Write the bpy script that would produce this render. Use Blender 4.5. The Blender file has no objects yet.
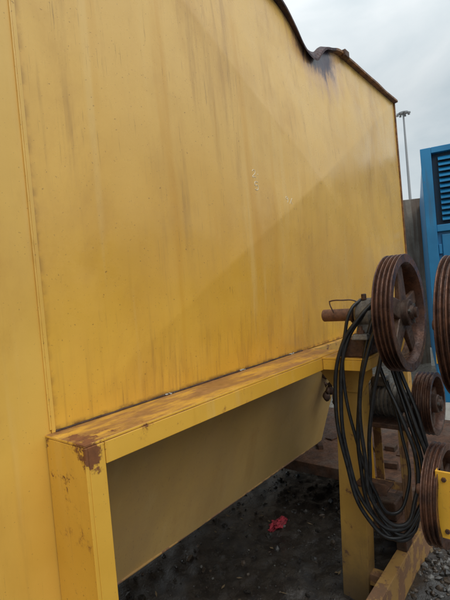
import bpy, bmesh, math, random
from mathutils import Vector, Matrix, noise
random.seed(7)
scene=bpy.context.scene
scene.view_settings.view_transform='Standard'
scene.view_settings.look='None'
scene.view_settings.exposure=0

# world axes: u = +x (along the machine), w = -y (out of its side), z up
def P(u,w,z): return Vector((u,-w,z))

# ------------------------------------------------------------------ node helpers
class NT:
    def __init__(s,name):
        s.m=bpy.data.materials.new(name); s.m.use_nodes=True
        s.t=s.m.node_tree; s.b=s.t.nodes['Principled BSDF']
        g=s.t.nodes.new('ShaderNodeNewGeometry'); s.pos=g.outputs['Position']
    def link(s,a,b): s.t.links.new(a,b)
    def mapping(s,scale,loc=(0,0,0),src=None):
        n=s.t.nodes.new('ShaderNodeMapping'); n.inputs['Scale'].default_value=scale
        n.inputs['Location'].default_value=loc
        s.link(src or s.pos,n.inputs['Vector']); return n.outputs[0]
    def noise(s,scale,detail=4,rough=.55,vec=None,dist=0):
        n=s.t.nodes.new('ShaderNodeTexNoise'); n.inputs['Scale'].default_value=scale
        n.inputs['Detail'].default_value=detail; n.inputs['Roughness'].default_value=rough
        n.inputs['Distortion'].default_value=dist
        s.link(vec or s.pos,n.inputs['Vector']); return n.outputs['Fac']
    def ramp(s,fac,lo,hi,a=0.,b=1.):
        n=s.t.nodes.new('ShaderNodeMapRange'); n.interpolation_type='SMOOTHSTEP'
        n.inputs['From Min'].default_value=lo; n.inputs['From Max'].default_value=hi
        n.inputs['To Min'].default_value=a; n.inputs['To Max'].default_value=b
        s.link(fac,n.inputs['Value']); return n.outputs[0]
    def math(s,op,a,b=None):
        n=s.t.nodes.new('ShaderNodeMath'); n.operation=op
        for i,v in enumerate((a,b)):
            if v is None: continue
            if isinstance(v,(int,float)): n.inputs[i].default_value=v
            else: s.link(v,n.inputs[i])
        return n.outputs[0]
    def mix(s,fac,a,b):
        n=s.t.nodes.new('ShaderNodeMix'); n.data_type='RGBA'
        for sock,v in ((n.inputs[0],fac),(n.inputs[6],a),(n.inputs[7],b)):
            if isinstance(v,(int,float)): sock.default_value=v
            elif isinstance(v,tuple): sock.default_value=(*v,1) if len(v)==3 else v
            else: s.link(v,sock)
        return n.outputs[2]
    def xyz(s,src=None):
        n=s.t.nodes.new('ShaderNodeSeparateXYZ'); s.link(src or s.pos,n.inputs[0]); return n.outputs
    def bump(s,h,strength,dist=.01):
        n=s.t.nodes.new('ShaderNodeBump'); n.inputs['Strength'].default_value=strength
        n.inputs['Distance'].default_value=dist; s.link(h,n.inputs['Height'])
        s.link(n.outputs[0],s.b.inputs['Normal'])
    def out(s,col=None,rough=None,metal=None,spec=None):
        for k,v in (('Base Color',col),('Roughness',rough),('Metallic',metal),('Specular IOR Level',spec)):
            if v is None: continue
            i=s.b.inputs[k]
            if isinstance(v,(int,float)): i.default_value=v
            elif isinstance(v,tuple): i.default_value=(*v,1)
            else: s.link(v,i)
        return s.m

def paint(name,base=(.74,.415,.045),rust=.68,streak=.55,grime=.0,rough=.38,kind=None,gcol=(.25,.20,.13)):
    s=NT(name)
    x,y,z=s.xyz()
    n1=s.noise(.9,5,.6); n2=s.noise(5,5,.6)
    light=tuple(min(1,c*1.06+.015) for c in base); dark=(base[0]*.88,base[1]*.83,base[2]*.75)
    c=s.mix(s.ramp(n1,.33,.68),dark,light)
    c=s.mix(s.ramp(n2,.52,.75,0,.25),c,(base[0]*.82,base[1]*.68,base[2]*.6))
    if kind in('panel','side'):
        # sky sheen painted into the base colour, paler higher up
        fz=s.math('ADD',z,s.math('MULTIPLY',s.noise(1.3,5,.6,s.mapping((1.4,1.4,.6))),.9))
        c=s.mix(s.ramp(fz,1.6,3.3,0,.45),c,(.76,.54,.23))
        # soft brown-orange staining
        so_=s.noise(1,7,.68,s.mapping((2.6,2.6,.9),(1,5,3)),.5)
        c=s.mix(s.ramp(so_,.50,.70,0,.42),c,(.50,.25,.045))
        so2=s.noise(1,5,.62,s.mapping((16,16,.8),(8,2,3)))
        c=s.mix(s.math('MULTIPLY',s.ramp(so2,.54,.70,0,.40),s.ramp(so_,.42,.58)),c,(.36,.19,.05))
    # broad vertical run marks
    v=s.mapping((7,7,.35)); br=s.noise(1,4,.6,v)
    c=s.mix(s.ramp(br,.56,.70,0,.26*streak/.55),c,(base[0]*.80,base[1]*.68,base[2]*.5))
    vl=s.mapping((11,11,.5),(4,7,2)); bl=s.noise(1,4,.6,vl)
    c=s.mix(s.ramp(bl,.56,.74,0,.24),c,(.80,.58,.24))
    # film of road grime
    c=s.mix(s.ramp(s.noise(3.2,8,.72,s.mapping((1,1,.45))),.50,.74,0,.30),c,(base[0]*.62,base[1]*.58,base[2]*1.2))
    # fine drips, three widths, gathered in groups
    for sc,ln,lo,hi,loc,am,ps in ((120,.036,.62,.74,(0,0,0),.75,1.7),(200,.026,.62,.73,(3,1,8),.7,2.3),(60,.05,.66,.76,(9,4,1),.35,1.1)):
        d=s.noise(1,4,.62,s.mapping((sc,sc,sc*ln),loc))
        pm=s.noise(ps,4,.65,s.mapping((1,1,.6),loc))
        m=s.math('MULTIPLY',s.ramp(d,lo,hi),s.ramp(pm,.42,.60))
        c=s.mix(s.math('MULTIPLY',m,streak*am),c,(.17,.09,.035))
    # specks
    sp=s.noise(150,2,.5)
    c=s.mix(s.ramp(sp,.69,.74,0,.6),c,(.24,.12,.04))
    sp2=s.noise(75,3,.5)
    c=s.mix(s.ramp(sp2,.71,.75,0,.55),c,(.20,.09,.03))
    rn=s.noise(9,8,.72)
    rfac=s.ramp(rn,rust,rust+.05)
    if kind=='panel':
        runs=s.noise(1,4,.6,s.mapping((38,38,1.4)))
        zz=s.ramp(z,1.25,1.60,1,0)
        f=s.math('MULTIPLY',zz,s.ramp(runs,.48,.70,0,.50))
        c=s.mix(f,c,(.34,.17,.04))
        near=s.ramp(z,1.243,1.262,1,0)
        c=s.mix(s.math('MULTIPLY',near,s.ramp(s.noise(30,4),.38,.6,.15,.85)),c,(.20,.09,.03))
        vd=s.t.nodes.new('ShaderNodeVectorMath'); vd.operation='DISTANCE'
        vm=s.mapping((.62,1,.8)); s.link(vm,vd.inputs[0]); vd.inputs[1].default_value=(2.60*.62,-.03,3.11*.8)
        dd=s.math('ADD',vd.outputs['Value'],s.math('MULTIPLY',s.math('SUBTRACT',s.noise(14,6,.75,s.mapping((1,1,.30))),.5),.34))
        c=s.mix(s.ramp(dd,.12,.30,.75,0),c,(.46,.26,.17))
        c=s.mix(s.ramp(dd,.10,.19,1,0),c,s.mix(s.noise(25,4),(.018,.018,.045),(.065,.035,.05)))
        lm=s.ramp(x,.64,.665,.5,0)
        c=s.mix(s.math('MULTIPLY',lm,s.ramp(s.noise(20,5),.4,.6)),c,(.30,.16,.04))
    if kind=='ledge':
        nr=s.t.nodes.new('ShaderNodeNewGeometry'); nx=s.xyz(nr.outputs['Normal'])
        up=s.ramp(nx[2],.5,.9)
        f=s.math('MULTIPLY',up,s.ramp(s.noise(7,7,.7,s.mapping((.6,2.2,1))),.36,.58,.15,.92))
        c=s.mix(f,c,s.mix(s.noise(40,4),(.13,.06,.025),(.42,.20,.08)))
        corner=s.ramp(x,.60,.80,.155,0)
        hi=s.ramp(z,1.05,1.23,0,1)
        rfac=s.ramp(s.math('ADD',rn,s.math('MULTIPLY',corner,hi)),rust,rust+.06)
    rc=s.mix(s.noise(45,5,.7),(.07,.025,.012),(.33,.12,.035))
    c=s.mix(s.ramp(rn,rust-.05,rust+.02,0,.45),c,(.46,.21,.04))
    c=s.mix(rfac,c,rc)
    if grime>0:
        gm=s.noise(2.2,7,.65)
        c=s.mix(s.ramp(gm,.25,.7,grime*.6,grime),c,gcol)
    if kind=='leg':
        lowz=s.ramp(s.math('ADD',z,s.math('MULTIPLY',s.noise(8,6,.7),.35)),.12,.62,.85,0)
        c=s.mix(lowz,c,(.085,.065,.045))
    r=s.ramp(n2,.3,.7,rough-.08,rough+.12)
    r=s.math('MAXIMUM',r,s.math('MULTIPLY',rfac,.85))
    h=s.math('ADD',s.math('MULTIPLY',s.noise(2.3,2,.4),1.9),s.math('MULTIPLY',s.noise(60,4,.6),.05))
    h=s.math('ADD',h,s.math('MULTIPLY',rfac,.10))
    s.bump(h,.3,.02)
    return s.out(c,r,0,.62 if kind=='panel' else .5)

def rusty(name,a=(.06,.028,.018),b=(.24,.10,.045),hi=(.16,.13,.12),rough=.6,metal=.25,hia=.5):
    s=NT(name)
    n=s.noise(14,8,.7); n2=s.noise(60,5,.7); n3=s.noise(5,4,.6)
    c=s.mix(s.ramp(n,.3,.7),a,b); c=s.mix(s.ramp(n3,.5,.68,0,hia),c,hi)
    c=s.mix(s.ramp(n2,.5,.75,0,.6),c,(a[0]*.6,a[1]*.6,a[2]*.6))
    s.bump(s.math('ADD',n,s.math('MULTIPLY',n2,.5)),.35,.006)
    return s.out(c,s.ramp(n2,.3,.7,rough-.2,rough+.2),metal)

def plain(name,col,rough=.5,var=.3,metal=0,scale=18,bump=.15):
    s=NT(name); n=s.noise(scale,6,.65)
    c=s.mix(s.ramp(n,.3,.7),tuple(x*(1-var) for x in col),tuple(min(1,x*(1+var)) for x in col))
    s.bump(n,bump,.004)
    return s.out(c,s.ramp(n,.3,.7,max(.05,rough-.1),min(1,rough+.15)),metal)

M={}
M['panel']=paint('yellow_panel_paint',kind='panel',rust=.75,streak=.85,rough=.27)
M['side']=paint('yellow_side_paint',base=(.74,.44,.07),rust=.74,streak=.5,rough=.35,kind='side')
M['ledge']=paint('yellow_ledge_paint',kind='ledge',rust=.645,streak=.8)
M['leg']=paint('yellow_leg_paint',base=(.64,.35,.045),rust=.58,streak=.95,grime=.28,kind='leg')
M['skid']=paint('worn_skid_paint',base=(.50,.27,.05),rust=.47,streak=.95,grime=.40)
M['hop']=paint('hopper_dirty_paint',base=(.64,.40,.10),rust=.70,streak=.9,grime=.5,rough=.36,gcol=(.29,.22,.13))
M['guard']=paint('guard_paint',base=(.74,.40,.03),rust=.58,streak=.8)
M['rust']=rusty('rusty_steel',(.045,.024,.016),(.15,.072,.040),(.13,.105,.085))
M['rustd']=rusty('dark_rusty_steel',(.025,.014,.010),(.10,.05,.03),(.09,.07,.05))
M['pul']=rusty('pulley_cast_iron',(.038,.018,.014),(.165,.074,.043),(.14,.09,.07),rough=.42,metal=.4)
M['pulface']=rusty('pulley_face_iron',(.045,.027,.02),(.14,.08,.055),(.20,.17,.14),rough=.55,metal=.3)
M['shaft']=rusty('shaft_rust',(.07,.035,.022),(.22,.10,.055),(.22,.13,.08),rough=.65,metal=.1)
M['grey']=rusty('grey_casting',(.05,.045,.04),(.19,.17,.145),(.12,.07,.04),rough=.55,metal=.2)
M['rubber']=plain('black_rubber',(.014,.014,.015),.36,.4,0,30,.05)
M['burn']=rusty('burnt_steel',(.020,.014,.024),(.085,.042,.038),(.03,.025,.045),rough=.7,metal=0)
M['rim']=rusty('rim_steel',(.07,.03,.015),(.32,.15,.05),(.10,.05,.03),rough=.6,metal=.1)
M['caulk']=plain('grey_sealant',(.34,.34,.31),.6,.4,0,60)
M['chalk']=plain('white_chalk',(.72,.66,.52),.9,.15,0,80)
s=NT('blue_paint')
n=s.noise(3,6,.6); n2=s.noise(1,4,.6,s.mapping((20,20,1.2)))
c=s.mix(s.ramp(n,.3,.7),(.012,.16,.35),(.02,.22,.46)); c=s.mix(s.ramp(n2,.55,.72,0,.45),c,(.06,.12,.17))
c=s.mix(s.ramp(s.noise(12,8,.75),.66,.70),c,(.14,.06,.03))
s.bump(n,.1,.01); M['blue']=s.out(c,.4,0)
M['louvdark']=plain('dark_louvre_inside',(.008,.03,.06),.7)
M['red']=plain('red_rag',(.34,.03,.045),.8,.5)
s=NT('weathered_wall')
n=s.noise(2.5,8,.7); n2=s.noise(1,5,.6,s.mapping((9,9,.6)))
c=s.mix(s.ramp(n,.3,.7),(.12,.105,.085),(.23,.20,.165)); c=s.mix(s.ramp(n2,.44,.62,0,.8),c,(.095,.06,.042))
s.bump(s.noise(30,6,.7),.4,.01); M['conc']=s.out(c,.9,0)
M['galv']=plain('galvanised_steel',(.30,.31,.32),.5,.15,.4)
M['whitep']=plain('white_paint',(.62,.62,.58),.5,.15)

# ------------------------------------------------------------------ mesh helpers
def empty(name,loc=(0,0,0)):
    e=bpy.data.objects.new(name,None); e.location=loc; scene.collection.objects.link(e)
    e.empty_display_size=.2; return e
def finish(name,bm,mat,parent=None,smooth=False,bevel=0,seg=2):
    bmesh.ops.recalc_face_normals(bm,faces=bm.faces)
    me=bpy.data.meshes.new(name); bm.to_mesh(me); bm.free()
    if smooth:
        for p in me.polygons: p.use_smooth=True
    o=bpy.data.objects.new(name,me); scene.collection.objects.link(o)
    for m in (mat if isinstance(mat,list) else [mat]): me.materials.append(m)
    if parent: 
        o.parent=parent; o.matrix_parent_inverse=Matrix.Translation(parent.location).inverted()
    if bevel:
        b=o.modifiers.new('bevel','BEVEL'); b.width=bevel; b.segments=seg; b.limit_method='ANGLE'
    return o
def hexa(bm,pts):
    v=[bm.verts.new(p) for p in pts]
    for f in ((0,1,2,3),(4,5,6,7),(0,1,5,4),(1,2,6,5),(2,3,7,6),(3,0,4,7)): bm.faces.new([v[i] for i in f])
def addbox(bm,u,w,z):
    hexa(bm,[P(u[0],w[0],z[0]),P(u[1],w[0],z[0]),P(u[1],w[1],z[0]),P(u[0],w[1],z[0]),
             P(u[0],w[0],z[1]),P(u[1],w[0],z[1]),P(u[1],w[1],z[1]),P(u[0],w[1],z[1])])
def box(name,u,w,z,mat,parent,bevel=.003):
    bm=bmesh.new(); addbox(bm,u,w,z); return finish(name,bm,mat,parent,bevel=bevel)
def lathe_bm(bm,prof,c,axis='w',seg=72,close=False):
    rings=[]
    for a,r in prof:
        ring=[]
        for i in range(seg):
            t=2*math.pi*i/seg; cc,ss=r*math.cos(t),r*math.sin(t)
            if axis=='w': p=P(c[0]+cc,c[1]+a,c[2]+ss)
            elif axis=='z': p=P(c[0]+cc,c[1]+ss,c[2]+a)
            else: p=P(c[0]+a,c[1]+cc,c[2]+ss)
            ring.append(bm.verts.new(p))
        rings.append(ring)
    n=len(rings)
    for k in range(n if close else n-1):
        A=rings[k];B=rings[(k+1)%n]
        for i in range(seg): bm.faces.new((A[i],A[(i+1)%seg],B[(i+1)%seg],B[i]))
    if not close:
        bm.faces.new(rings[0]); bm.faces.new(rings[-1])
def lathe(name,prof,c,mat,parent,axis='w',seg=72,close=False,smooth=True):
    bm=bmesh.new(); lathe_bm(bm,prof,c,axis,seg,close)
    o=finish(name,bm,mat,parent,smooth=smooth)
    if smooth:
        e=o.modifiers.new('es','EDGE_SPLIT'); e.split_angle=math.radians(32)
    return o
def cyl(name,c,r,a0,a1,mat,parent,axis='w',seg=40,ch=.003):
    return lathe(name,[(a0,r-ch),(a0+ch,r),(a1-ch,r),(a1,r-ch)],c,mat,parent,axis,seg)
def tube(name,pts,r,mat,parent,smooth=True):
    cu=bpy.data.curves.new(name,'CURVE'); cu.dimensions='3D'; cu.bevel_depth=r; cu.bevel_resolution=5
    cu.use_fill_caps=True
    if smooth:
        sp=cu.splines.new('BEZIER'); sp.bezier_points.add(len(pts)-1)
        for b,p in zip(sp.bezier_points,pts):
            b.co=P(*p); b.handle_left_type=b.handle_right_type='AUTO'
        sp.resolution_u=14
    else:
        sp=cu.splines.new('POLY'); sp.points.add(len(pts)-1)
        for b,p in zip(sp.points,pts): b.co=(*P(*p),1)
    o=bpy.data.objects.new(name,cu); scene.collection.objects.link(o); cu.materials.append(mat)
    if parent: o.parent=parent; o.matrix_parent_inverse=Matrix.Translation(parent.location).inverted()
    return o

# ------------------------------------------------------------------ main machine
U0,U1,Z0,Z1=.64,4.16,1.24,3.19
UC,ZC=(U0+U1)/2,(Z0+Z1)/2
def panel_w(u,z):
    s=1-max(abs(u-UC)/((U1-U0)/2),abs(z-ZC)/((Z1-Z0)/2))
    return .068*max(0,s)+(.008*noise.noise(Vector((u*1.3,z*1.3,3)))+.004*noise.noise(Vector((u*3.1,z*3.1,7))))*min(1,max(0,s*6))
def topz(u):
    pts=[(0,3.19),(2.08,3.19),(2.20,3.16),(2.30,3.10),(2.37,3.045),(2.45,3.02),(2.54,3.03),(2.62,3.085),(2.70,3.13),(2.80,3.155),(2.90,3.18),(3.0,3.19),(5,3.19)]
    for k in range(len(pts)-1):
        (a,za),(b,zb)=pts[k],pts[k+1]
        if a<=u<=b:
            pa=pts[max(0,k-1)]; pb=pts[min(len(pts)-1,k+2)]
            h=b-a; ma=(zb-pa[1])/(b-pa[0]) if k else 0; mb=(pb[1]-za)/(pb[0]-a) if k<len(pts)-2 else 0
            if k==0: ma=mb=0
            if k==len(pts)-2: ma=mb=0
            t=(u-a)/h
            return (2*t**3-3*t*t+1)*za+(t**3-2*t*t+t)*h*ma+(-2*t**3+3*t*t)*zb+(t**3-t*t)*h*mb
    return 3.19
machine=empty('yellow_screening_machine',(0,0,0))
bm=bmesh.new(); NU,NZ=160,160; G=[]
for j in range(NZ+1):
    row=[]
    for i in range(NU+1):
        u=U0+(U1-U0)*i/NU; z=Z0+(Z1-Z0)*j/NZ
        w=panel_w(u,z)
        dip=Z1-topz(u)
        if z>2.85:
            t=(z-2.85)/(Z1-2.85)
            z=2.85+(z-2.85)*(1-dip/(Z1-2.85)); w+=dip*.12*t*t
        row.append(bm.verts.new(P(u,w,z)))
    G.append(row)
for j in range(NZ):
    for i in range(NU):
        a,b,c_,d=G[j][i],G[j][i+1],G[j+1][i+1],G[j+1][i]
        if (i<NU/2)==(j<NZ/2): bm.faces.new((a,b,c_)); bm.faces.new((a,c_,d))
        else: bm.faces.new((a,b,d)); bm.faces.new((b,c_,d))
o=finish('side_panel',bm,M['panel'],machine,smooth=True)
bm=bmesh.new(); prev=None
for i in range(421):
    u=U0+(U1+.01-U0)*i/420; z=topz(u); d=Z1-z
    w0=d*.12; wob=.004*noise.noise(Vector((u*4,0,0)))
    wo=.036+wob-d*.06; dr=d*.30
    q=[P(u,w0-.006,z-.012),P(u,w0+wo,z-.006+wob-dr),P(u,w0+wo,z+.010+wob-dr),P(u,w0-.006,z+.012)]
    vs=[bm.verts.new(p) for p in q]
    if prev:
        for k in range(4): bm.faces.new((prev[k],prev[(k+1)%4],vs[(k+1)%4],vs[k]))
    else: bm.faces.new(vs)
    prev=vs
bm.faces.new(prev)
rim=finish('top_rim',bm,[M['rim'],M['burn']],machine)
for p in rim.data.polygons:
    if 2.0<p.center.x<2.86: p.material_index=1
box('rim_lug',(2.98,3.05),(.02,.05),(3.17,3.215),M['rust'],machine)
box('end_edge',(4.150,4.172),(-.03,.012),(1.20,3.19),M['rim'],machine)
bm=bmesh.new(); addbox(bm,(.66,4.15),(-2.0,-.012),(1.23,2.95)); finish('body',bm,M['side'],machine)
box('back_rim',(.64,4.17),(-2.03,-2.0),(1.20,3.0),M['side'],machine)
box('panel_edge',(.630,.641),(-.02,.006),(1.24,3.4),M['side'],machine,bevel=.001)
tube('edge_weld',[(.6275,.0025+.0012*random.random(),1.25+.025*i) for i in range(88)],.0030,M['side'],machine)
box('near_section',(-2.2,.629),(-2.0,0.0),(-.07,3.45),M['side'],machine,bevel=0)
bm=bmesh.new(); addbox(bm,(.61,2.17),(.001,.197),(1.232,1.240))
finish('ledge_top',bm,M['ledge'],machine,bevel=.002)
bm=bmesh.new(); addbox(bm,(.67,2.17),(.190,.200),(1.172,1.2315)); finish('ledge_fascia',bm,M['ledge'],machine,bevel=.002)
bm=bmesh.new(); addbox(bm,(.61,.618),(.004,.2),(-.07,1.2315)); addbox(bm,(.618,.668),(.192,.2),(-.07,1.2315))
finish('near_post',bm,M['ledge'],machine,bevel=.002)
tube('post_weld',[(.611,.1965,.0+.05*i) for i in range(25)],.0035,M['ledge'],machine)
for (a,b) in ((1.07,1.12),(1.53,1.57),(1.95,2.01)):
    n=8; tube('sealant_bead',[(a+(b-a)*i/n,.003+.004*random.random(),1.2415+.003*random.random()) for i in range(n+1)],.0030+.001*random.random(),M['caulk'],machine)
tube('joint_weld',[(.64+.03*i,.004,1.241+.002*random.random()) for i in range(50)],.004,M['rustd'],machine)
# hopper
bm=bmesh.new()
def strip(bm,pts,u0,u1,n=60):
    rows=[]
    for (w,z) in pts: rows.append([bm.verts.new(P(u0+(u1-u0)*i/n,w+.009*noise.noise(Vector((i*.12,z*2,w))),z)) for i in range(n+1)])
    for a,b in zip(rows,rows[1:]):
        for i in range(n): bm.faces.new((a[i],a[i+1],b[i+1],b[i]))
prof=[(0-.25*t-.002,1.229-.724*t) for t in [i/24 for i in range(25)]]
strip(bm,prof,.64,2.72)
finish('hopper',bm,M['hop'],machine,smooth=True)
bm=bmesh.new()
strip(bm,[(-.258,.505),(-.30,.50),(-1.7,.50),(-2.0,1.229)],.64,2.72,20)
vs=[bm.verts.new(P(2.722,w,z)) for w,z in ((-.012,1.225),(-.262,.505),(-1.70,.50),(-1.99,1.229))]; bm.faces.new(vs)
finish('hopper_back',bm,M['hop'],machine)
tube('hopper_lip',[(.66+.1*i,-.256,.505) for i in range(21)],.006,M['skid'],machine)
bm=bmesh.new()
for k in range(26):
    c=P(2.50+random.uniform(-.04,.06),-.04+random.uniform(-.03,.06),1.0+random.uniform(-.15,.12)); r=random.uniform(.016,.034)
    mm=Matrix.Translation(c)@Matrix.Diagonal((r,r*.7,r,1)); bmesh.ops.create_icosphere(bm,subdivisions=2,radius=1,matrix=mm)
for v in bm.verts: v.co+=.012*noise.noise_vector(v.co*40)
finish('rusted_bearing_flange',bm,M['rustd'],machine,smooth=True)
box('far_leg',(4.0,4.1),(-.12,-.02),(-.07,1.169),M['leg'],machine)
box('far_leg_back',(4.0,4.1),(-1.98,-1.88),(-.07,1.23),M['leg'],machine)
box('back_leg',(2.75,2.85),(-1.99,-1.89),(-.07,1.23),M['leg'],machine)
box('lower_rail',(2.175,4.15),(-.05,.03),(1.17,1.236),M['leg'],machine)
bm=bmesh.new()
def taperplate(bm,u0,u1,wt,wb,zt,zb):
    hexa(bm,[P(u0,wb[0],zb),P(u1,wb[0],zb),P(u1,wb[1],zb),P(u0,wb[1],zb),P(u0,wt[0],zt),P(u1,wt[0],zt),P(u1,wt[1],zt),P(u0,wt[1],zt)])
taperplate(bm,2.08,2.090,(.20,.345),(.14,.28),1.17,-.10)
taperplate(bm,2.0905,2.17,(.335,.345),(.27,.28),1.17,-.10)
taperplate(bm,2.0905,2.17,(.20,.210),(.14,.15),1.17,-.10)
finish('support_leg',bm,M['leg'],machine,bevel=.002)
bm=bmesh.new()
pts=[(.10,1.17),(.40,1.17),(.40,1.13),(.345,1.04),(.205,1.04),(.14,1.12)]
fr=[bm.verts.new(P(2.070,w,z)) for w,z in pts]; bk=[bm.verts.new(P(2.0785,w,z)) for w,z in pts]
bm.faces.new(fr); bm.faces.new(bk)
for i in range(6): bm.faces.new((fr[i],fr[(i+1)%6],bk[(i+1)%6],bk[i]))
finish('leg_gusset',bm,M['leg'],machine,bevel=.001)
bm=bmesh.new(); addbox(bm,(1.95,2.2),(.201,.42),(1.225,1.236)); addbox(bm,(1.95,1.96),(.203,.42),(1.175,1.2245)); addbox(bm,(1.961,2.2),(.412,.42),(1.175,1.2245))
finish('bearing_bracket',bm,M['ledge'],machine,bevel=.002)
box('bearing_riser',(1.97,2.15),(.30,.415),(1.2365,1.325),M['rust'],machine,.006)
bm=bmesh.new()
addbox(bm,(1.6,5.0),(.365,.425),(.125,.135)); addbox(bm,(1.6,5.0),(.416,.424),(-.07,.1245)); addbox(bm,(1.6,5.0),(.367,.375),(-.07,.1245))
finish('skid_rail',bm,M['skid'],machine,bevel=.002)
box('leg_tie',(2.10,2.16),(.285,.364),(.03,.09),M['skid'],machine)
box('cross_beam',(2.72,2.80),(-1.9,.44),(.24,.32),M['rust'],machine,.004)
box('deck_plate',(2.801,4.1),(-1.2,.44),(.30,.312),M['rust'],machine,.002)
box('deck_stub',(2.80,2.9),(.367,.42),(.136,.299),M['rustd'],machine)
box('deck_stub_back',(2.80,2.9),(-1.8,-1.6),(-.07,.299),M['rustd'],machine)
bm=bmesh.new()
for k in range(14):
    u=random.uniform(2.9,3.9); w=random.uniform(-.5,.38); a=random.uniform(0,3.1); ln=random.uniform(.03,.14); wd_=random.uniform(.01,.04); h=random.uniform(.008,.04)
    d=Vector((math.cos(a),math.sin(a),0)); n=Vector((-math.sin(a),math.cos(a),0)); c=P(u,w,.3135)
    pts=[c-d*ln-n*wd_,c+d*ln-n*wd_,c+d*ln+n*wd_,c-d*ln+n*wd_]; hexa(bm,pts+[p+Vector((0,0,h)) for p in pts])
finish('scrap_pieces',bm,M['rustd'],machine,bevel=.003)

# ------------------------------------------------------------------ pulleys
def pulley(name,c,R,t,ng,hubr,spokes=5):
    e=empty(name,P(*c))
    g=R*.065; land=t*.06; pitch=(t-land)/ng
    prof=[(-t/2,R*.80),(-t/2,R-.002),(-t/2+.002,R)]
    for i in range(ng):
        a=-t/2+land+pitch*i
        if i>0: prof.append((a-land*.2,R))
        prof+= [(a+pitch*.05,R-.001),(a+pitch*.28,R-g),(a+pitch*.62,R-g),(a+pitch*.86,R-.001)]
    prof+=[(t/2-.002,R),(t/2,R-.002),(t/2,R*.86),(t/2-.012,R*.83),(t*.12,R*.80),(-t*.12,R*.80)]
    lathe('rim',prof,c,M['pul'],e,close=True,seg=112)
    lathe('hub',[(-t*.6,hubr*.9),(-t*.6+.004,hubr),(t*.5,hubr),(t*.5+.004,hubr*.92),(t*.5+.005,hubr*.55),(t*.5+.02,hubr*.5),(t*.5+.022,hubr*.2)],c,M['pulface'],e,seg=48)
    bm=bmesh.new()
    for k in range(spokes):
        th=2*math.pi*k/spokes+.3; d=(math.cos(th),math.sin(th)); n=(-d[1],d[0])
        def q(r,s,a): return P(c[0]+d[0]*r+n[0]*s,c[1]+a,c[2]+d[1]*r+n[1]*s)
        s0,s1=hubr*.75,hubr*.52; r0,r1=hubr*.8,R*.82
        hexa(bm,[q(r0,-s0,-t*.16),q(r1,-s1,-t*.10),q(r1,s1,-t*.10),q(r0,s0,-t*.16),q(r0,-s0,t*.20),q(r1,-s1,t*.11),q(r1,s1,t*.11),q(r0,s0,t*.20)])
    finish('spokes',bm,M['pulface'],e,bevel=.005)
    bm=bmesh.new()
    for k in range(3):
        th=2*math.pi*k/3+.8
        lathe_bm(bm,[(t*.5+.003,.009),(t*.5+.014,.009)],(c[0]+hubr*.72*math.cos(th),c[1],c[2]+hubr*.72*math.sin(th)),'w',6)
    finish('bolts',bm,M['grey'],e)
    return e
SU,SZ=2.05,1.435
pulley('v_belt_pulley',(SU,.568,SZ),.268,.080,4,.06)
pulley('v_belt_pulley',(2.05,.815,1.375),.300,.085,4,.06)
pulley('v_belt_pulley',(2.30,.590,.955),.155,.085,4,.045,spokes=4)
pulley('v_belt_pulley',(1.90,.715,.69),.205,.060,3,.05)
sh=empty('drive_shaft',P(SU,.4,SZ))
cyl('shaft_stub',(SU,0,SZ),.031,.18,.345,M['shaft'],sh)
cyl('shaft_core',(SU,0,SZ),.024,.345,.64,M['rust'],sh)
cyl('collar',(SU,0,SZ),.045,.335,.350,M['rustd'],sh)
br=empty('pillow_block_bearing',P(SU,.41,1.33))
lathe('housing',[(-.045,.05),(-.045,.062),(-.03,.078),(.03,.078),(.045,.062),(.045,.05)],(SU,.41,SZ),M['grey'],br)
bm=bmesh.new()
hexa(bm,[P(SU-.13,.37,1.3255),P(SU+.13,.37,1.3255),P(SU+.13,.45,1.3255),P(SU-.13,.45,1.3255),P(SU-.12,.375,1.352),P(SU+.12,.375,1.352),P(SU+.12,.445,1.352),P(SU-.12,.445,1.352)])
hexa(bm,[P(SU-.085,.378,1.352),P(SU+.085,.378,1.352),P(SU+.085,.442,1.352),P(SU-.085,.442,1.352),P(SU-.055,.38,1.41),P(SU+.055,.38,1.41),P(SU+.055,.44,1.41),P(SU-.055,.44,1.41)])
finish('pedestal',bm,M['grey'],br,bevel=.006)
bm=bmesh.new()
for du in (-.1,.1): lathe_bm(bm,[(0,.016),(.016,.016)],(SU+du,.41,1.352),'z',6); lathe_bm(bm,[(.016,.009),(.035,.009)],(SU+du,.41,1.352),'z',12)
finish('base_bolts',bm,M['rust'],br)
cyl('grease_boss',(SU-.03,.41,SZ),.012,.07,.10,M['rust'],br,'z',16)
tube('grease_line',[(2.0,.24,1.508),(2.0,.26,1.512),(2.0,.31,1.511),(2.02,.35,1.508),(2.04,.38,1.49)],.0035,M['rust'],br)
tube('grease_line_b',[(2.0,.242,1.508),(1.995,.245,1.495),(2.0,.26,1.45)],.003,M['rust'],br)

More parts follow.
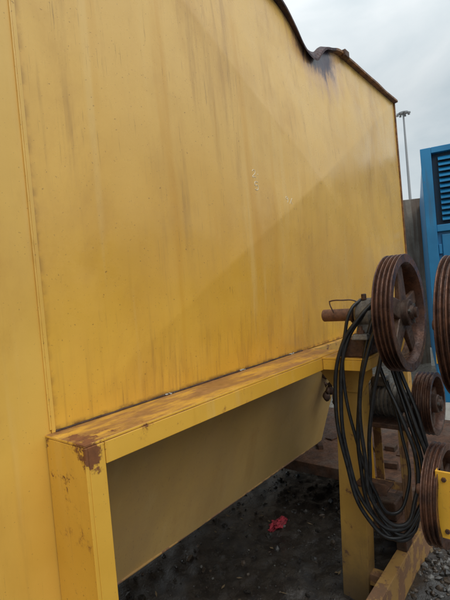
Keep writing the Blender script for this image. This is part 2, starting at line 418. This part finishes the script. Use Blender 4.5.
st=empty('drive_stand',P(2.0,1.1,0))
cyl('outer_shaft',(2.05,0,1.375),.025,.70,1.25,M['shaft'],st)
box('stand_post',(1.98,2.12),(1.12,1.20),(.0,1.30),M['guard'],st)
box('stand_foot',(1.75,2.35),(1.06,1.26),(-.07,-.001),M['guard'],st)
lathe('stand_bearing',[(-.04,.05),(-.04,.065),(-.025,.075),(.025,.075),(.04,.065),(.04,.05)],(2.05,1.16,1.375),M['grey'],st)
cyl('lower_shaft',(1.90,0,.69),.022,.62,1.15,M['shaft'],st)
bm=bmesh.new()
addbox(bm,(1.755,1.765),(.735,1.15),(.585,.845)); addbox(bm,(1.766,1.80),(.735,.745),(.585,.845)); addbox(bm,(1.766,2.0),(1.14,1.15),(.585,.845))
finish('belt_guard_plate',bm,M['guard'],st,bevel=.002)
bm=bmesh.new()
for w_,z_ in ((.765,.615),(.765,.815)):
    lathe_bm(bm,[(-.008,.008),(0,.010)],(1.755,w_,z_),'u',6)
finish('guard_bolts',bm,M['rust'],st)

# ------------------------------------------------------------------ gear motor
gm=empty('gear_motor',P(2.3,.4,.8))
GU,GZ=2.30,.955
prof=[(.27,.06),(.275,.085)]
for i in range(7):
    a=.29+i*.022; prof+=[(a,.085),(a+.002,.090),(a+.010,.090),(a+.012,.083)]
prof+=[(.452,.080),(.455,.062),(.49,.055),(.495,.03),(.56,.03)]
lathe('motor_body',prof,(GU,0,GZ),M['grey'],gm,seg=48)
cyl('motor_shaft',(GU,0,GZ),.02,.12,.62,M['shaft'],gm)
cyl('end_bell',(GU,0,GZ),.10,.225,.268,M['rustd'],gm,seg=48,ch=.01)
box('foot_plate',(2.18,2.45),(.24,.50),(.835,.860),M['rust'],gm,.004)
box('terminal_box',(2.24,2.32),(.32,.40),(1.035,1.09),M['grey'],gm,.008)
bm=bmesh.new()
for u_ in (2.19,2.40):
    for w_ in (.25,.46): addbox(bm,(u_,u_+.045),(w_,w_+.012),(.32,.834)); addbox(bm,(u_,u_+.010),(w_+.0125,w_+.045),(.32,.834))
addbox(bm,(2.19,2.20),(.30,.459),(.52,.56))
finish('motor_stand_legs',bm,M['skid'],gm,bevel=.002)
box('motor_stand_base',(2.17,2.719),(.24,.49),(.305,.319),M['rust'],gm,.002)
box('motor_stand_block',(2.3,2.4),(.367,.42),(.136,.304),M['rustd'],gm,.002)
box('yellow_mount_plate',(2.172,2.18),(.275,.33),(.55,1.08),M['ledge'],gm,.002)
lathe('side_gearbox',[(.10,.03),(.10,.07),(.17,.075),(.19,.06),(.224,.06)],(GU,0,GZ),M['rustd'],gm,seg=32)
bm=bmesh.new()
addbox(bm,(2.24,2.36),(.30,.40),(.3195,.42)); addbox(bm,(2.42,2.52),(.33,.44),(.3195,.38))
finish('valve_block',bm,M['rustd'],gm,bevel=.008)

# ------------------------------------------------------------------ hoses
hs=empty('hydraulic_hoses',P(1.95,.45,1.0))
L_=[(2.00,.47,1.50),(1.96,.40,1.43),(1.94,.324,1.30),(1.93,.263,1.03),(1.93,.285,.74),(1.94,.38,.476)]
Bm=(1.97,.478,.396)
R2=[(2.04,.575,.50),(2.09,.615,.68),(2.11,.575,.90),(2.14,.50,1.14),(2.13,.46,1.34),(2.09,.45,1.45)]
def loop(name,dl,dr,dz,dtop,r=.0095,jit=0):
    pts=[]
    for i,(u,w,z) in enumerate(L_):
        f=math.sin(math.pi*min(1,(i+.3)/5.6)); pts.append((u+.012*jit,w+dl*f+dtop*(1-f)+.008*math.sin(i*2.1+jit),z+dz*(i/5)**2))
    pts.append((Bm[0]+.01*jit,Bm[1]+dl*.3,Bm[2]+dz))
    for i,(u,w,z) in enumerate(R2):
        f=math.sin(math.pi*min(1,(5.6-i)/5.6)); pts.append((u+.012*jit,w+dr*f+.007*math.sin(i*1.9+jit*2),z+dz*(1-i/5)**2))
    tube(name,pts,r,M['rubber'],hs)
loop('hose_1',0,0,0,0)
loop('hose_2',.018,-.035,.035,.0,jit=1)
loop('hose_3',.105,.008,-.010,.01,jit=2)
loop('hose_4',.140,-.075,.075,.02,jit=-1)
loop('hose_5',.175,-.015,.015,.0,jit=3)
tube('hose_6',[(2.03,.40,1.51),(1.96,.37,1.47),(1.945,.335,1.36),(1.95,.305,1.15),(1.955,.34,.85),(1.965,.41,.60),(1.99,.47,.50),(2.06,.53,.60),(2.12,.50,.85),(2.12,.45,1.1)],.0080,M['rubber'],hs)
box('hose_bracket',(1.98,2.079),(.30,.46),(.60,.612),M['rust'],hs,.002)
box('hose_bracket_lip',(1.972,1.9795),(.36,.46),(.585,.64),M['rust'],hs,.002)

# ------------------------------------------------------------------ chalk marks
ck=empty('chalk_writing',P(1.8,0,2.1))
def stroke(pts,uo,zo,sc,k=1.0):
    q=[]
    for a,b in pts:
        u=uo+a*sc*1.2; z=zo+b*sc; q.append((u,panel_w(u,z)+.0001,z))
    tube('stroke',q,.0013*k,M['chalk'],ck)
two=[(0,.75),(.2,1),(.5,.95),(.55,.65),(.2,.25),(0,0),(.35,.05),(.65,0)]
five=[(.6,1),(.1,.95),(.08,.55),(.45,.6),(.6,.3),(.4,.0),(0,.05)]
nine=[(.55,.7),(.3,.95),(.05,.7),(.3,.5),(.55,.75),(.5,.3),(.35,0)]
stroke(two,1.715,2.135,.034); stroke([(0,0),(.15,.1)],1.755,2.15,.03)
stroke(five,1.725,2.075,.038,1.2)
stroke(nine,1.985,2.04,.032); stroke([(0,0),(.6,.9)],2.02,2.035,.035); stroke([(0,.8),(.5,0)],2.025,2.035,.03)

# ------------------------------------------------------------------ blue container with louvres
cont=empty('blue_generator_container',P(4.87,.02,.2))
ang=math.radians(-74.9); R_=Vector((math.cos(ang),math.sin(ang),0)); B_=Vector((math.cos(ang+math.pi/2),math.sin(ang+math.pi/2),0)); O_=P(4.87,.02,0)
def cbox(bm,r,b,z):
    f=lambda rr,bb,zz:O_+R_*rr+B_*bb+Vector((0,0,zz))
    hexa(bm,[f(r[0],b[0],z[0]),f(r[1],b[0],z[0]),f(r[1],b[1],z[0]),f(r[0],b[1],z[0]),f(r[0],b[0],z[1]),f(r[1],b[0],z[1]),f(r[1],b[1],z[1]),f(r[0],b[1],z[1])])
def cobj(name,boxes,mat,bev=.004):
    bm=bmesh.new()
    for b in boxes: cbox(bm,*b)
    finish(name,bm,mat,cont,bevel=bev)
ZT=2.90
cobj('shell',[((.02,2.42),(.06,4.0),(.30,ZT-.02))],M['blue'])
cobj('frame',[((0,.10),(-.0,.059),(.25,ZT)),((2.34,2.44),(0,.059),(.25,ZT)),((.101,2.339),(0,.059),(ZT-.06,ZT)),((.101,2.339),(0,.059),(.25,.37)),
              ((.101,2.339),(0.01,.058),(2.03,2.10)),((1.2,1.26),(0.01,.058),(.371,2.029)),((1.2,1.26),(0.01,.058),(2.101,ZT-.061))],M['blue'])
bm=bmesh.new()
for half in ((.16,1.16),(1.30,2.30)):
    for i in range(12):
        z=2.14+i*.056
        f=lambda rr,bb,zz:O_+R_*rr+B_*bb+Vector((0,0,zz))
        hexa(bm,[f(half[0],.005,z),f(half[1],.005,z),f(half[1],.05,z+.035),f(half[0],.05,z+.035),f(half[0],.005,z+.012),f(half[1],.005,z+.012),f(half[1],.05,z+.047),f(half[0],.05,z+.047)])
finish('louvres',bm,M['blue'],cont)
cobj('louvre_back',[((.105,1.19),(.0535,.0595),(2.105,2.835)),((1.27,2.335),(.0535,.0595),(2.105,2.835))],M['louvdark'],0)
cobj('door_panels',[((.14,1.17),(.03,.058),(.42,2.0)),((1.29,2.31),(.03,.058),(.42,2.0))],M['blue'],.008)
cobj('hinges',[((.105,.135),(.02,.055),(z,z+.1)) for z in (.6,1.2,1.8)],M['blue'])
cobj('yellow_band',[((-.004,2.444),(-.006,-.001),(.66,.90))],M['guard'],0)
cobj('skid_base',[((0,2.44),(.0,.12),(-0.08,.249)),((0,2.44),(3.6,3.8),(-0.08,.249))],M['whitep'])

# ------------------------------------------------------------------ background walls & mast
def wall(name,C2,deg,k0,k1):
    wl=empty(name,C2)
    a2=math.radians(deg); D2=Vector((math.cos(a2),math.sin(a2),0)); N2=Vector((-math.sin(a2),math.cos(a2),0))
    bm=bmesh.new()
    for k in range(k0,k1):
        a=k*1.5
        for (r0,r1,b0,b1,z1) in ((a+.11,a+1.49,0,.08,3.02),(a-.01,a+.105,-.05,.13,3.16)):
            f=lambda rr,bb,zz:C2+D2*rr+N2*bb+Vector((0,0,zz))
            hexa(bm,[f(r0,b0,-.1),f(r1,b0,-.1),f(r1,b1,-.1),f(r0,b1,-.1),f(r0,b0,z1),f(r1,b0,z1),f(r1,b1,z1),f(r0,b1,z1)])
    finish('wall_panels',bm,M['conc'],wl,bevel=.01)
wall('added_reflection_wall',Vector((7.9,2.2,0)),-60,-6,9)
wall('added_reflection_wall',Vector((0,-9,0)),6,-9,12)  # unseen wall, added behind the camera to give the panel something to reflect
ms=empty('floodlight_mast',(63.4,15.9,0))
lathe('pole',[(-.1,.26),(12,.19),(24,.11)],(63.4,-15.9,0),M['galv'],ms,'z',16)
bm=bmesh.new(); lathe_bm(bm,[(23.95,.7),(24.05,.7)],(63.4,-15.9,0),'z',16)
for k in range(8):
    a=k*math.pi/4; addbox(bm,(63.4+.8*math.cos(a)-.13,63.4+.8*math.cos(a)+.13),(-15.9+.8*math.sin(a)-.13,-15.9+.8*math.sin(a)+.13),(23.76,23.94))
finish('lamp_head',bm,M['galv'],ms)

# ------------------------------------------------------------------ ground
def gh(u,w):
    v=Vector((u,w,0))
    h=.036*noise.noise(v*1.1)+.030*noise.noise(v*3.1+Vector((5,1,0)))+.022*noise.noise(v*9)+.010*noise.noise(v*24)
    far=max(0,1-max(0,math.hypot(u-2,w)-4)/4)
    return h*(.25+.75*far)-.055
ax=[i*.026 for i in range(-135,136)]
x=ax[-1];st_=.026
while x<420: st_*=1.22; x+=st_; ax.append(x); ax.insert(0,-x)
bm=bmesh.new(); rows=[[bm.verts.new(P(2.3+a,0+b,gh(2.3+a,b))) for a in ax] for b in ax]
for j in range(len(ax)-1):
    for i in range(len(ax)-1): bm.faces.new((rows[j][i],rows[j][i+1],rows[j+1][i+1],rows[j+1][i]))
s=NT('wet_muddy_gravel')
n1=s.noise(1.1,6,.6); n2=s.noise(14,8,.7); n3=s.noise(70,5,.7)
xx,yy,zz=s.xyz()
c=s.mix(s.ramp(n2,.3,.7),(.011,.009,.008),(.048,.040,.032))
c=s.mix(s.ramp(n3,.54,.70,0,.5),c,(.10,.088,.07))
c=s.mix(s.ramp(n1,.45,.62,0,.6),c,(.028,.020,.015))
far=s.ramp(xx,3.0,4.6,0,.85)
c=s.mix(far,c,(.25,.23,.20))
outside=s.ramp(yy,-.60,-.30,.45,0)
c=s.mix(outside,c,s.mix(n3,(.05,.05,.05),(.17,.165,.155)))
wet=s.ramp(s.math('ADD',s.noise(2.2,4,.6),s.math('MULTIPLY',n2,.25)),.50,.60)
r=s.ramp(wet,0,1,.40,.05)
h=s.math('ADD',s.math('MULTIPLY',n2,1.),s.math('MULTIPLY',n3,.5))
s.bump(h,.5,.02)
s.out(c,r,0,.8)
finish('ground',bm,s.m,None,smooth=True)
ico=bmesh.new(); bmesh.ops.create_icosphere(ico,subdivisions=1,radius=1); iv=[v.co.copy() for v in ico.verts]; iff=[[v.index for v in f.verts] for f in ico.faces]; ico.free()
verts=[];faces=[];mi=[]
for k in range(8000):
    u=random.uniform(.2,5.6); w=random.uniform(-2.6,2.0); inside=w<.36
    if random.random()<.45: u=random.uniform(1.7,4.2); w=random.uniform(.44,1.3); inside=False
    r=random.choice((.004,.005,.006,.008,.010,.013,.020))*random.uniform(.7,1.3)
    if not inside: r*=1.15
    c=P(u,w,gh(u,w)+r*.15); sx_,sy_,sz_=[r*random.uniform(.6,1.25) for _ in range(3)]; rot=Matrix.Rotation(random.uniform(0,6.28),3,'Z')
    b0=len(verts)
    for v in iv:
        q=Vector((v.x*sx_,v.y*sy_,v.z*sz_*.75))*(1+.25*random.uniform(-1,1)); verts.append(c+rot@q)
    m=random.choice((0,0,0,0,2)) if inside and random.random()<.96 else random.choice((0,1,1,2))
    for f in iff: faces.append([b0+i for i in f]); mi.append(m)
me=bpy.data.meshes.new('gravel'); me.from_pydata(verts,[],faces)
for p,m in zip(me.polygons,mi): p.material_index=m
for m in (plain('dark_stone',(.030,.027,.023),.32,.5,0,30),plain('grey_stone',(.13,.125,.115),.42,.4,0,30),plain('brown_stone',(.065,.047,.032),.42,.5,0,30)): me.materials.append(m)
go=bpy.data.objects.new('gravel',me); scene.collection.objects.link(go)
verts=[];faces=[]
for k in range(170):
    u=random.uniform(1.4,4.6); w=random.uniform(-1.2,1.4); z=gh(u,w)+.008
    a=random.uniform(0,6.28); Ln=random.uniform(.008,.026); W=Ln*random.uniform(.12,.5)
    d=Vector((math.cos(a),math.sin(a),random.uniform(-.2,.3))); n=Vector((-math.sin(a),math.cos(a),random.uniform(-.2,.2))); c=P(u,w,z); b0=len(verts)
    verts+= [c-d*Ln,c+n*W,c+d*Ln,c-n*W]; faces.append([b0,b0+1,b0+2,b0+3])
me=bpy.data.meshes.new('leaf_litter'); me.from_pydata(verts,[],faces); me.materials.append(plain('dry_leaf',(.17,.12,.06),.7,.5))
lo=bpy.data.objects.new('leaf_litter',me); scene.collection.objects.link(lo)
bm=bmesh.new(); bmesh.ops.create_icosphere(bm,subdivisions=4,radius=1)
for v in bm.verts:
    n=v.co.copy(); v.co=Vector((n.x*.075,n.y*.035,n.z*.014))*(1+.9*noise.noise(n*2.5))+.013*noise.noise_vector(n*4)
    v.co+=P(2.44,-.49,gh(2.44,-.49)+.010)
finish('red_rag',bm,M['red'],None,smooth=True)

# ------------------------------------------------------------------ light
el,rot=math.radians(50),math.radians(200)
sd=Vector((math.sin(rot)*math.cos(el),math.cos(rot)*math.cos(el),math.sin(el)))
sun=bpy.data.lights.new('sun','SUN'); sun.energy=1.35; sun.angle=math.radians(50); sun.color=(1,.97,.93)
so=bpy.data.objects.new('sun',sun); scene.collection.objects.link(so); so.rotation_euler=sd.to_track_quat('Z','Y').to_euler()
wd=bpy.data.worlds.new('World'); scene.world=wd; wd.use_nodes=True; t=wd.node_tree; bg=t.nodes['Background']
sky=t.nodes.new('ShaderNodeTexSky'); sky.sky_type='NISHITA'; sky.sun_disc=False; sky.sun_elevation=el; sky.sun_rotation=rot
sky.air_density=1; sky.dust_density=3
tc=t.nodes.new('ShaderNodeTexCoord'); mp=t.nodes.new('ShaderNodeMapping'); mp.inputs['Scale'].default_value=(1,1,2.2)
nz=t.nodes.new('ShaderNodeTexNoise'); nz.inputs['Scale'].default_value=3.0; nz.inputs['Detail'].default_value=6; nz.inputs['Roughness'].default_value=.5; nz.inputs['Distortion'].default_value=.4
cr=t.nodes.new('ShaderNodeValToRGB'); cr.color_ramp.elements[0].position=.36; cr.color_ramp.elements[0].color=(.53,.61,.65,1); cr.color_ramp.elements[1].position=.64; cr.color_ramp.elements[1].color=(.78,.82,.83,1)
sx=t.nodes.new('ShaderNodeSeparateXYZ'); mr=t.nodes.new('ShaderNodeMapRange'); mr.inputs['From Min'].default_value=.35; mr.inputs['From Max'].default_value=1; mr.inputs['To Min'].default_value=10.4; mr.inputs['To Max'].default_value=21.5
vm=t.nodes.new('ShaderNodeVectorMath'); vm.operation='SCALE'
mx=t.nodes.new('ShaderNodeMix'); mx.data_type='RGBA'; mx.inputs[0].default_value=.9
L=t.links.new
L(tc.outputs['Generated'],mp.inputs[0]); L(mp.outputs[0],nz.inputs['Vector']); L(nz.outputs['Fac'],cr.inputs[0])
L(tc.outputs['Generated'],sx.inputs[0]); L(sx.outputs[2],mr.inputs['Value']); L(cr.outputs[0],vm.inputs[0]); L(mr.outputs[0],vm.inputs['Scale'])
L(sky.outputs[0],mx.inputs[6]); L(vm.outputs[0],mx.inputs[7]); L(mx.outputs[2],bg.inputs['Color']); bg.inputs['Strength'].default_value=.1

# ------------------------------------------------------------------ camera
cam=bpy.data.cameras.new('Camera'); co=bpy.data.objects.new('Camera',cam); scene.collection.objects.link(co); scene.camera=co
cam.sensor_fit='VERTICAL'; cam.sensor_height=36; cam.lens=25.98; cam.clip_end=1500; cam.clip_start=.02
az=math.radians(39.1); pt=math.radians(-1.0); rl=math.radians(5.1)
F=Vector((math.cos(az)*math.cos(pt),math.sin(az)*math.cos(pt),math.sin(pt)))
R0=F.cross(Vector((0,0,1))).normalized(); Uv=R0.cross(F)
R=math.cos(rl)*R0-math.sin(rl)*Uv; Up=math.sin(rl)*R0+math.cos(rl)*Uv
mt=Matrix((R,Up,-F)).transposed().to_4x4(); mt.translation=P(0,1.2,1.6)
co.matrix_world=mt
